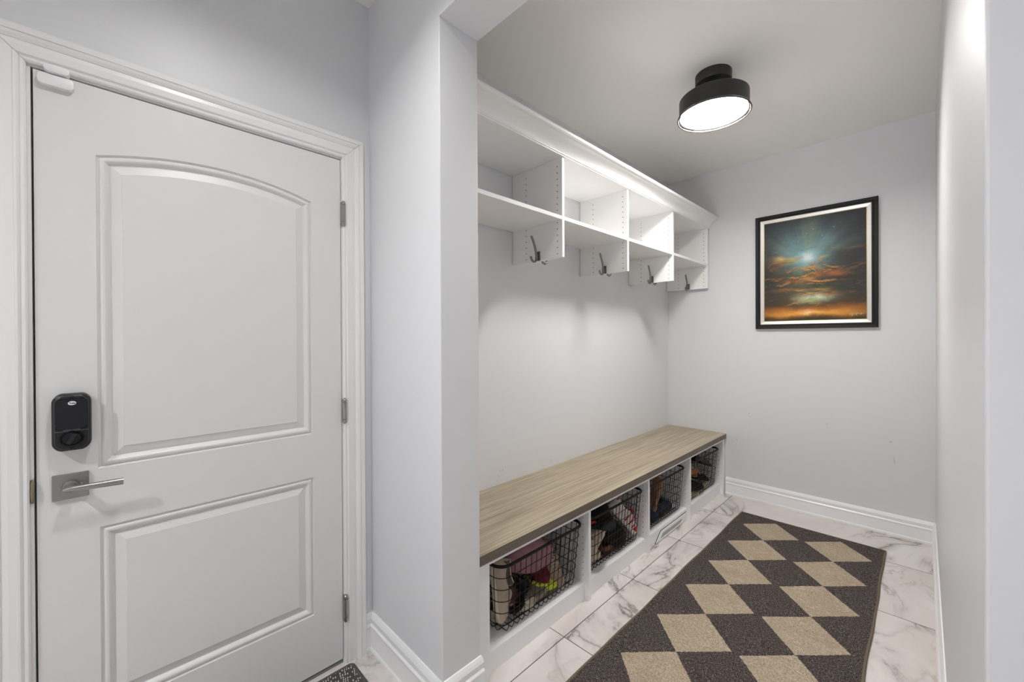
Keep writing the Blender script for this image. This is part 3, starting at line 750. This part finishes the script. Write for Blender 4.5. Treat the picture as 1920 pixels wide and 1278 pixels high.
# ================================================================== shoes and soft things
def sm(a, b, x):
    t = max(0, min(1, (x-a)/(b-a))); return t*t*(3-2*t)
def local(o): o['_local'] = 1; return o
def add_part(t, mb, name, mats, smooth='all', label=None):
    o = mb.build(name, mats, None, smooth=smooth); o.parent = t
    if label: o['label'] = label
    return o
def shoe(name, label, group, loc, rot, L=.26, W=.092, Hh=.085, collar=.09, up='beige', sl='sole', lining='charcoal', lace=None, toe=None, flat=False, shaft=0.0, stripes=None, smat=None):
    """local frame: heel at -x, toe at +x, sole on z=0"""
    t = thing(name, label, 'shoe', loc, [math.radians(a) for a in rot], group)
    st = .022 if not flat else .010
    def halfw(s):      # plan outline, s 0 heel .. 1 toe
        w = W/2*(.70+.10*sm(0, .2, s)-.06*sm(.2, .45, s)+.26*sm(.4, .72, s))
        if s < .12: w *= math.sqrt(max(0, 1-((.12-s)/.12)**2*.82))
        if s > .80: w *= math.sqrt(max(.03, 1-((s-.80)/.205)**2))
        return w
    N, K = 26, 16
    # sole
    m = MB(); lps = []
    for (o_, z) in ((-.004, 0), (0, .003), (.001, st*.6), (0, st)):
        lp = []
        for i in range(N): s = i/(N-1); lp.append((L*(s-.5), halfw(s)+.004+o_, z+.012*max(0, s-.75)**1*1.2))
        for i in reversed(range(N)): s = i/(N-1); lp.append((L*(s-.5), -halfw(s)-.004-o_, z+.012*max(0, s-.75)*1.2))
        lps.append(lp)
    vv = m.loops(lps); m.face(list(reversed(vv[0]))); m.face(vv[-1])
    add_part(t, m, 'sole', F[sl])
    # upper
    m = MB(); rows = []
    for i in range(N):
        s = i/(N-1); w = halfw(s); x = L*(s-.5)
        open_ = 1-sm(.44, .56, s) if s > .03 else 0
        top = collar*(1-.16*math.sin(min(1, s/.5)*PI)) if s < .5 else 0
        vamp = Hh*(1-.50*sm(.5, .93, s))*(1-.35*sm(.93, 1.0, s))
        h = top*(1-sm(.42, .58, s))+vamp*sm(.42, .58, s)
        h += shaft*(1-sm(.30, .52, s))
        row = []
        for k in range(K+1):
            a = PI*k/K; cx_ = math.cos(a); e = abs(cx_)
            yy = w*math.copysign(e**.55, cx_) if e > 1e-6 else 0
            zz = st*.7+(h-st*.7)*(math.sin(a)**.75)
            if open_ > 0 and 3 <= k <= K-3:
                dip = st+.006
                zz = zz*(1-open_)+open_*(dip if 4 <= k <= K-4 else h*.97)
                yy = yy*(1-open_)+open_*yy*.86
            elif open_ > 0:
                zz = zz*(1-open_)+open_*(st*.7+(h-st*.7)*min(1, (k if k < K/2 else K-k)/2.0))
                yy = yy*(1-open_)+open_*math.copysign(w*(1-.05*(k if k < K/2 else K-k)/2), cx_)
            row.append((x, yy, zz+.012*max(0, s-.75)))
        rows.append(row)
    vv = [[m.v(p) for p in r_] for r_ in rows]
    for i in range(N-1):
        s = (i+.5)/(N-1)
        for k in range(K):
            mi = 0
            if s < .47 and 3 <= k < K-3: mi = 1
            elif toe and s > .80: mi = 2
            elif stripes and .45 < s < .8 and (i % 3 == 0): mi = 2
            m.face([vv[i][k], vv[i][k+1], vv[i+1][k+1], vv[i+1][k]], mi)
    m.face(vv[0]); m.face(vv[-1])
    add_part(t, m, 'upper', [smat or F[up], F[lining], F[toe or stripes or up]], 'all')
    if lace:
        m = MB()
        for q_ in range(5):
            s = .50+.055*q_; z = Hh*(1-.50*sm(.5, .93, s))+.002; w = halfw(s)*.5; x = L*(s-.5)
            m.tube([(x, -w, z-.008), (x+.004, 0, z+.004), (x+.010*(-1)**q_, w, z-.008)], .0028, 6)
        m.tube([(L*-.01, 0, Hh+.004), (L*.0, .02, Hh+.014), (L*.05, .032, Hh-.004), (L*.08, .026, Hh-.03)], .0024, 6)
        m.tube([(L*-.01, 0, Hh+.004), (L*.01, -.018, Hh+.012), (L*.06, -.03, Hh-.008)], .0024, 6)
        add_part(t, m, 'laces', F[lace])
    return t
def lump(name, label, cat, group, loc, size, rot, mat, amp=.18, seed=0, folds=3, parts=()):
    """a soft folded cloth thing"""
    t = thing(name, label, cat, loc, [math.radians(a) for a in rot], group)
    rnd = random.Random(seed); ph = [rnd.uniform(0, 6.28) for _ in range(8)]
    m = MB(); nu, nv = 36, 20; rows = []
    for j in range(nv+1):
        th = PI*j/nv; row = []
        for i in range(nu):
            a = 2*PI*i/nu
            d = 1+amp*(math.sin(folds*a+ph[0]+2*th)*.6+math.sin((folds+2)*a+ph[1])*math.sin(3*th+ph[2])*.5+.4*math.sin(5*th+ph[3]+a))
            st = math.sin(th)**.8
            row.append((size[0]*d*st*math.cos(a), size[1]*d*st*math.sin(a), size[2]*math.cos(th)*(1+.3*amp*math.sin(2*a+ph[4]))))
        rows.append(row)
    vv = [[m.v(p) for p in r_] for r_ in rows]
    for j in range(nv):
        for i in range(nu): m.face([vv[j][i], vv[j][(i+1) % nu], vv[j+1][(i+1) % nu], vv[j+1][i]])
    add_part(t, m, 'cloth', mat)
    return t
def cap(name, label, group, loc, rot, mat, brim, r=.085):
    t = thing(name, label, 'cap', loc, [math.radians(a) for a in rot], group)
    m = MB(); lps = []
    for j in range(9):
        th = (PI/2)*j/8; rr_ = r*math.cos(th)**.7 if j < 8 else .004; lps.append([(rr_*1.12*math.cos(2*PI*k/32), rr_*math.sin(2*PI*k/32), r*.85*math.sin(th)) for k in range(32)])
    vv = m.loops(lps); m.face(vv[-1])
    add_part(t, m, 'crown', mat)
    m = MB(); A, B, C_, D_ = [], [], [], []
    for k in range(17):
        a = -1.15+2.3*k/16; x, y = r*1.12*math.cos(a), r*math.sin(a); e = .075*math.cos(a*1.2)**.6 if abs(a*1.2) < PI/2 else 0
        A.append((x, y, .004)); B.append((x+e, y*1.02, -.010-.010*math.cos(a*2)*0)); C_.append((x+e, y*1.02, -.013)); D_.append((x, y, .0))
    m.loops([A, B, C_, D_], closed=False)
    add_part(t, m, 'brim', brim)
    return t
def fur_slipper(label, group, loc, rot):
    t = thing('slipper', label, 'slipper', loc, [math.radians(a) for a in rot], group)
    # opening faces +z; foot body runs to +x below the ring
    m = MB(); rnd = random.Random(3); P = []
    for k in range(28):
        a = 2*PI*k/28; P.append((.058*math.cos(a), .050*math.sin(a), .006*math.sin(2*a)))
    m.tube(P, [.011+.004*rnd.random() for _ in P], 10, closed=True)
    for k in range(240):
        a = 2*PI*rnd.random(); b = 2*PI*rnd.random(); rad = .0125
        c0 = Vector((.058*math.cos(a), .050*math.sin(a), 0)); nrm = Vector((math.cos(a)*math.cos(b), math.sin(a)*math.cos(b), math.sin(b)))
        p0 = c0+nrm*(rad*.8); p1 = c0+nrm*(rad+.010)+Vector((rnd.uniform(-.004, .004), rnd.uniform(-.004, .004), 0))
        m.tube([p0, p1], [.0022, .0006], 4)
    add_part(t, m, 'fur_trim', F['furblack'])
    m = MB(); lps = []
    for (sc_, z) in ((1, .0), (.97, -.008), (.85, -.014), (.6, -.018), (.1, -.020)):
        lps.append([(.052*sc_*math.cos(2*PI*k/28), .044*sc_*math.sin(2*PI*k/28), z) for k in range(28)])
    vv = m.loops(lps); m.face(vv[-1]); m.tube([(.030, -.032, -.010), (.026, 0, -.008), (.030, .032, -.010)], .007, 8)
    add_part(t, m, 'lining', F['maroon'], label='maroon lining')
    m = MB(); lps = []
    for (sx, sy, z) in ((1.1, 1.1, -.002), (1.2, 1.15, -.03), (1.15, 1.1, -.065), (.95, .95, -.09), (.3, .3, -.098)):
        lps.append([(.058*sx*math.cos(2*PI*k/28)+.02*(-z/.09), .050*sy*math.sin(2*PI*k/28), z) for k in range(28)])
    vv = m.loops(lps); m.face(vv[-1]); add_part(t, m, 'slipper_body', F['furblack'])
    return t
def bag(label, group, loc, rot, mat, L=.30, W=.16, Hh=.13):
    t = thing('soft_bag', label, 'bag', loc, [math.radians(a) for a in rot], group)
    m = MB(); lps = []; n = 40
    for j in range(15):
        f = j/14; s = math.sin(PI*min(1, max(0, f)))**.45 if 0 < f < 1 else .02
        row = []
        for k in range(n):
            a = 2*PI*k/n
            d = 1+.05*math.sin(3*a+f*5)+.04*math.sin(7*a-3*f)
            zz = Hh/2*s*d*(abs(math.sin(a))**.75)*math.copysign(1, math.sin(a)); yy = W/2*s*d*(abs(math.cos(a))**.75)*math.copysign(1, math.cos(a))
            row.append((L*(f-.5), yy, zz+.02*math.sin(f*4)))
        lps.append(row)
    vv = m.loops(lps); m.face(vv[0]); m.face(vv[-1]); add_part(t, m, 'bag_body', mat)
    m = MB(); m.tube([(L*(f-.5), W*.28*math.sin(f*6), Hh*.5*(math.sin(PI*f)**.45 if 0 < f < 1 else 0)+.022*math.sin(f*4)+.001) for f in lin(.06, .94, 16)], .0045, 8)
    add_part(t, m, 'seam', F['mauve_d'])
    return t

G1, G2, G3, G4 = ('things in the basket nearest the door', 'things in the second basket', 'things in the basket above the vent', 'things in the basket at the end wall')
# --- basket nearest the door
bag('dusty pink soft bag lying across the top of the nearest basket', G1, (-1.345, 1.415, .300), (14, 6, 84), F['mauve'], .33, .20, .165)
bag('dark plum pouch behind the left end of the pink bag', G1, (-1.475, 1.235, .325), (0, 12, 70), F['mauve_d'], .20, .14, .12)
fur_slipper('black furry slipper with maroon lining at the front of the nearest basket', G1, (-1.292, 1.272, .178), (0, 64, -38))
shoe('canvas_shoe', 'pale canvas shoe standing on end at the left of the nearest basket', G1, (-1.305, 1.183, .235), (0, 82, 30), .26, .095, .075, .085, 'beige', 'cream', 'olive')
shoe('canvas_shoe', 'cream canvas shoe lying under the furry slipper', G1, (-1.318, 1.290, .094), (0, 0, 80), .26, .09, .055, .06, 'cream', 'sole', 'olive')
shoe('laced_sneaker', 'greige sneaker with tied laces at the right front of the nearest basket', G1, (-1.372, 1.592, .150), (0, 36, -10), .25, .10, .09, .10, 'greige', 'pink', 'olive', lace='cream')
lump('folded_cloth', 'slate grey crumpled cloth at the back of the nearest basket', 'cloth', G1, (-1.485, 1.60, .325), (.075, .085, .06), (0, 10, 30), F['slate'], .22, 4)
shoe('running_shoe', 'lime dotted shoe with dark red collar at the bottom of the nearest basket', G1, (-1.298, 1.490, .093), (0, -4, 82), .16, .085, .075, .105, 'limedot', 'olive', 'dred', smat=F['limedot'])
shoe('canvas_shoe', 'olive canvas shoe between the furry slipper and the lime shoe', G1, (-1.315, 1.405, .094), (10, -14, 84), .20, .085, .085, .09, 'olive', 'greige', 'charcoal')
lump('knit_glove', 'dark red knit glove tucked above the lime shoe', 'glove', G1, (-1.310, 1.470, .195), (.055, .075, .030), (0, 20, 60), F['dred'], .12, 8)
shoe('leather_loafer', 'charcoal shoe under the greige sneaker', G1, (-1.345, 1.57, .094), (0, 0, 82), .20, .09, .05, .055, 'charcoal', 'black', 'black')
# --- second basket
cap('baseball_cap', 'black cap lying on top at the left of the second basket', G2, (-1.33, 1.94, .345), (0, 8, -20), F['black'], F['black'], .10)
lump('knit_hat', 'charcoal knit hat at the back of the second basket', 'hat', G2, (-1.44, 2.10, .315), (.085, .10, .07), (0, 0, 0), F['charcoal'], .12, 11)
shoe('flat_shoe', 'bright red flat shoe under the black cap', G2, (-1.265, 1.87, .295), (0, 10, 60), .20, .085, .045, .045, 'red', 'black', 'dred', flat=True)
shoe('canvas_shoe', 'beige canvas shoe standing on its heel in the second basket', G2, (-1.285, 1.935, .195), (0, -66, 62), .25, .105, .085, .095, 'beige', 'cream', 'olive')
shoe('canvas_shoe', 'cream canvas shoe lying at the left bottom of the second basket', G2, (-1.325, 1.875, .094), (0, 0, 80), .20, .09, .06, .065, 'greige', 'cream', 'olive')
bag('black leather pouch in the middle of the second basket', G2, (-1.285, 2.085, .165), (0, 24, 70), F['black'], .20, .12, .13)
shoe('leather_loafer', 'brown leather shoe under the black pouch', G2, (-1.290, 2.06, .094), (0, 0, 95), .16, .08, .05, .055, 'brown', 'dbrown', 'black')
shoe('running_shoe', 'red and white striped running shoe at the right of the second basket', G2, (-1.300, 2.205, .215), (10, 48, 60), .25, .09, .09, .09, 'white', 'white', 'dred', toe='red', stripes='red', lace='red')
shoe('running_shoe', 'white running shoe with red toe behind the striped one', G2, (-1.40, 2.16, .23), (0, 30, 75), .25, .09, .09, .09, 'white', 'white', 'dred', toe='red')
# --- third basket
shoe('sandal', 'tan leather sandal standing on end in the third basket', G3, (-1.285, 2.655, .245), (0, -72, 64), .24, .095, .030, .02, 'tan', 'tan', 'tan', flat=True)
shoe('leather_loafer', 'black shoe pressed against the tan sandal', G3, (-1.40, 2.60, .255), (0, -60, 64), .23, .09, .07, .08, 'black', 'black', 'black')
shoe('running_shoe', 'navy running shoe at the left bottom of the third basket', G3, (-1.310, 2.535, .096), (0, 0, 84), .25, .095, .085, .095, 'navy', 'charcoal', 'black', lace='charcoal')
shoe('running_shoe', 'navy running shoe at the right bottom of the third basket', G3, (-1.310, 2.775, .096), (0, 0, 96), .25, .095, .085, .095, 'navy', 'charcoal', 'black', lace='slate')
lump('knit_hat', 'plum knit hat on top of the third basket', 'hat', G3, (-1.38, 2.60, .345), (.07, .08, .05), (0, 0, 0), F['mauve_d'], .14, 17)
shoe('leather_loafer', 'brown shoe behind the tan sandal near the top', G3, (-1.47, 2.53, .295), (0, 20, 70), .24, .09, .07, .07, 'dbrown', 'brown', 'black')
# --- end-wall basket
shoe('ankle_boot', 'caramel ankle boot upright at the left of the end-wall basket', G4, (-1.315, 3.21, .235), (0, 10, 75), .23, .09, .08, .10, 'caramel', 'brown', 'dbrown', shaft=.045)
shoe('ankle_boot', 'dark brown ankle boot behind the caramel boot', G4, (-1.42, 3.17, .24), (0, 0, 80), .25, .09, .09, .10, 'dbrown', 'black', 'black', shaft=.045)
shoe('leather_loafer', 'black patent shoe sloping at the right top of the end-wall basket', G4, (-1.275, 3.43, .290), (0, 22, 82), .25, .085, .05, .05, 'black', 'charcoal', 'black', smat=F['shine'], flat=True)
shoe('leather_loafer', 'black shoe at the left bottom of the end-wall basket', G4, (-1.275, 3.22, .135), (0, 4, 82), .26, .095, .07, .075, 'black', 'black', 'black')
shoe('canvas_shoe', 'khaki shoe with pale sole at the bottom left of the end-wall basket', G4, (-1.285, 3.18, .094), (0, 0, 86), .24, .09, .045, .045, 'khaki', 'sole', 'olive')
shoe('canvas_shoe', 'khaki shoe with pale sole at the bottom right of the end-wall basket', G4, (-1.285, 3.43, .094), (0, 0, 90), .24, .09, .045, .045, 'sole', 'sole', 'olive')
shoe('leather_loafer', 'black loafer lying over the right khaki shoe', G4, (-1.278, 3.40, .165), (0, 16, 84), .20, .085, .055, .055, 'black', 'black', 'charcoal')
shoe('laced_sneaker', 'tan laced shoe in the middle of the end-wall basket', G4, (-1.31, 3.33, .195), (0, 26, 80), .23, .09, .08, .085, 'tan', 'khaki', 'dbrown', lace='khaki')
lump('knit_hat', 'black knit hat at the back of the end-wall basket', 'hat', G4, (-1.42, 3.40, .325), (.09, .10, .06), (0, 0, 0), F['black'], .12, 23)

# ================================================================== framed picture
px0, px1, pz0, pz1 = -.942, -.2115, 1.382, 2.2645
pic = thing('framed_picture', 'black framed painting of glowing sunset clouds on the end wall', 'picture', ((px0+px1)/2, YB, (pz0+pz1)/2))
def rect(i, d): return [(px0+i, YB-d, pz0+i), (px1-i, YB-d, pz0+i), (px1-i, YB-d, pz1-i), (px0+i, YB-d, pz1-i)]
m = MB(); m.loops([rect(0, .003), rect(0, .026), rect(.003, .030), rect(.022, .026), rect(.026, .022), rect(.0345, .0215), rect(.0345, .010)])
m.build('frame', M['frameb'], pic)
m = MB(); m.loops([rect(.0340, .012), rect(.0340, .0225), rect(.038, .0235), rect(.056, .0185), rect(.057, .0170)])
tag(m.build('liner', M['silver'], pic), 'silver inner liner')
m = MB(); m.loops([rect(.0568, .012), rect(.0568, .0178), rect(.0605, .0172), rect(.0605, .012)], 0)
tag(m.build('gold_fillet', M['gold'], pic), 'thin gold fillet')
m = MB(); vv = m.loops([rect(.058, .008), rect(.058, .0135)]); m.face(vv[-1])
tag(m.build('painting', M['art'], pic), 'painted sunset sky with glowing clouds')
sg = []
for k in range(40):
    t_ = k/39; sg.append((px1-.150+.075*t_+.006*math.sin(t_*19), YB-.0138, pz0+.088+.012*math.sin(t_*23)*(1-.7*t_)+.010*t_))
sig = MB().tube(sg, .0010, 6).build('signature', new_mat('signature_paint', srgb(200, 190, 150), .6), pic); tag(sig, 'pale painted scribble low on the right')
MB().box((px0+.02, YB-.0005, pz0+.02), (px1-.02, YB-.0085, pz1-.02)).build('backing', M['frameb'], pic)

# ================================================================== ceiling lights
def ceiling_light(x, y, label, lamp):
    t = thing('ceiling_light', label, 'ceiling light', (x, y, H))
    c = (x, y, H)
    MB().lathe([(.0895, 0), (.0895, -.046), (.087, -.050), (0.001, -.050)], c, 56, caps=False).build('canopy', M['blackm'], t, smooth=True)
    MB().lathe([(.020, -.049), (.020, -.127)], c, 24).build('stem', M['blackm'], t, smooth=True)
    MB().lathe([(.001, -.124), (.1675, -.124), (.1705, -.127), (.1705, -.2120), (.1690, -.2120), (.1690, -.1800), (.001, -.1790)], c, 72, caps=False).build('drum_shade', M['blackm'], t, smooth=True)
    tag(MB().lathe([(.1685, -.1805), (.1685, -.2118), (.1665, -.2118), (.1665, -.1805)], c, 72, caps=False).build('inner_band', M['grille2'], t, smooth=True), 'inner band below the diffuser')
    MB().lathe([(.001, -.1795), (.1600, -.1795), (.1605, -.1835), (.157, -.1865), (.001, -.1880)], c, 64, caps=False).build('diffuser', lamp, t, smooth=True)
    g = MB().lathe([(.1752, -.2105), (.1752, -.2190), (.1738, -.2190), (.1738, -.2105)], c, 72, caps=False).build('glass_band', M['glass'], t, smooth=True)
    tag(g, 'clear glass band')
    m = MB(); m.tube([(x+.1775*math.cos(2*PI*k/72), y+.1775*math.sin(2*PI*k/72), H-.2205) for k in range(72)], .0036, 8, closed=True)
    for a in (2.55, .46, 4.65): m.tube([(x+.169*math.cos(a), y+.169*math.sin(a), H-.208), (x+.1745*math.cos(a), y+.1745*math.sin(a), H-.2200)], .0018, 6)
    m.build('ring', M['blackm'], t, smooth=True)
    return t
ceiling_light(-.795, 2.324, 'black drum ceiling light glowing over the rug in the alcove', M['lamp'])
def downlight(x, y, label, lm):
    t = thing('downlight', label, 'ceiling light', (x, y, H)); c = (x, y, H)
    MB().lathe([(.098, 0), (.098, -.075), (.082, -.075), (.076, -.010), (.001, -.010)], c, 48, caps=False).build('can', M['blackm'], t, smooth=True)
    MB().lathe([(.001, -.012), (.074, -.012), (.074, -.024), (.001, -.026)], c, 48, caps=False).build('lens', M[lm], t, smooth=True)
downlight(-.85, .25, 'black can light on the entry ceiling in front of the door', 'lamp2')
downlight(-.75, -1.45, 'black can light on the entry ceiling behind the viewer', 'lamp3')

# unseen fill lights added behind and right of the viewer, tinted like daylight
def area(name, loc, rot, sx, sy, e, col, spread=180):
    l = bpy.data.lights.new(name, 'AREA'); l.shape = 'RECTANGLE'; l.size = sx; l.size_y = sy; l.energy = e; l.color = col; l.spread = math.radians(spread)
    o = bpy.data.objects.new(name, l); COL.objects.link(o); o.location = loc; o.rotation_euler = rot
    return o
area('fill_light_rear', (-.6, YREAR+.05, .75), (math.radians(108), 0, 0), .9, .9, 2.2, (.95, .97, 1.0), 40)
area('fill_light_east', (XEAST-.05, -1.0, 1.3), (math.radians(90), 0, math.radians(90)), 2.2, 1.9, 4.2, (.88, .94, 1.0))

# bare frames added around the two unseen fill lights; the walls stay solid
def fill_light_frame(name, c, axis, w_, h_, label):
    t = MB(); f = .07; X = lambda a, b, z: (c[0]+(a if axis == 'x' else b), c[1]+(b if axis == 'x' else a), c[2]+z)
    for (a0, a1, z0, z1) in ((-w_/2-f, w_/2+f, h_/2, h_/2+f), (-w_/2-f, w_/2+f, -h_/2-f, -h_/2), (-w_/2-f, -w_/2, -h_/2, h_/2), (w_/2, w_/2+f, -h_/2, h_/2)):
        t.box(X(a0, -.012, z0), X(a1, .012, z1))
    structure(t.build(name, M['casing']), label, 'added light frame')
fill_light_frame('fill_light_frame_1', (-.6, YREAR+.012, .75), 'x', .9, .9, 'white frame added around the fill light behind the viewer')
fill_light_frame('fill_light_frame_2', (XEAST-.012, -1.0, 1.3), 'y', 2.2, 1.9, 'wide white frame added around the fill light right of the viewer')

w = bpy.data.worlds.new('world'); sc.world = w; w.use_nodes = True
w.node_tree.nodes['Background'].inputs[0].default_value = (.8, .85, .9, 1); w.node_tree.nodes['Background'].inputs[1].default_value = .02

# ================================================================== camera
FPX, YAW, PIT, ROL, CY = 764.263, 45.2435, -.2351, -.2704, 634.184
a, b, r = map(math.radians, (YAW, PIT, ROL))
Fv = Vector((-math.sin(a)*math.cos(b), math.cos(a)*math.cos(b), math.sin(b))); Rv = Vector((math.cos(a), math.sin(a), 0)); Uv = Rv.cross(Fv)
R2 = math.cos(r)*Rv+math.sin(r)*Uv; U2 = -math.sin(r)*Rv+math.cos(r)*Uv
cd = bpy.data.cameras.new('camera'); cam = bpy.data.objects.new('camera', cd); COL.objects.link(cam)
mt = Matrix((R2, U2, -Fv)).transposed().to_4x4(); mt.translation = (0, 0, 1.33); cam.matrix_world = mt
cd.sensor_width = 36; cd.lens = 36*FPX/1920; cd.shift_y = (CY-639)/1920; cd.clip_start = .02
sc.camera = cam

vs = sc.view_settings
sc.display_settings.display_device = 'sRGB'
vs.view_transform = 'Standard'; vs.look = 'None'; vs.gamma = 1; vs.use_curve_mapping = False; vs.exposure = 0.58
cy = sc.cycles
cy.use_denoising = True
cy.max_bounces = 14; cy.diffuse_bounces = 8; cy.glossy_bounces = 4; cy.transparent_max_bounces = 12
cy.sample_clamp_indirect = 6
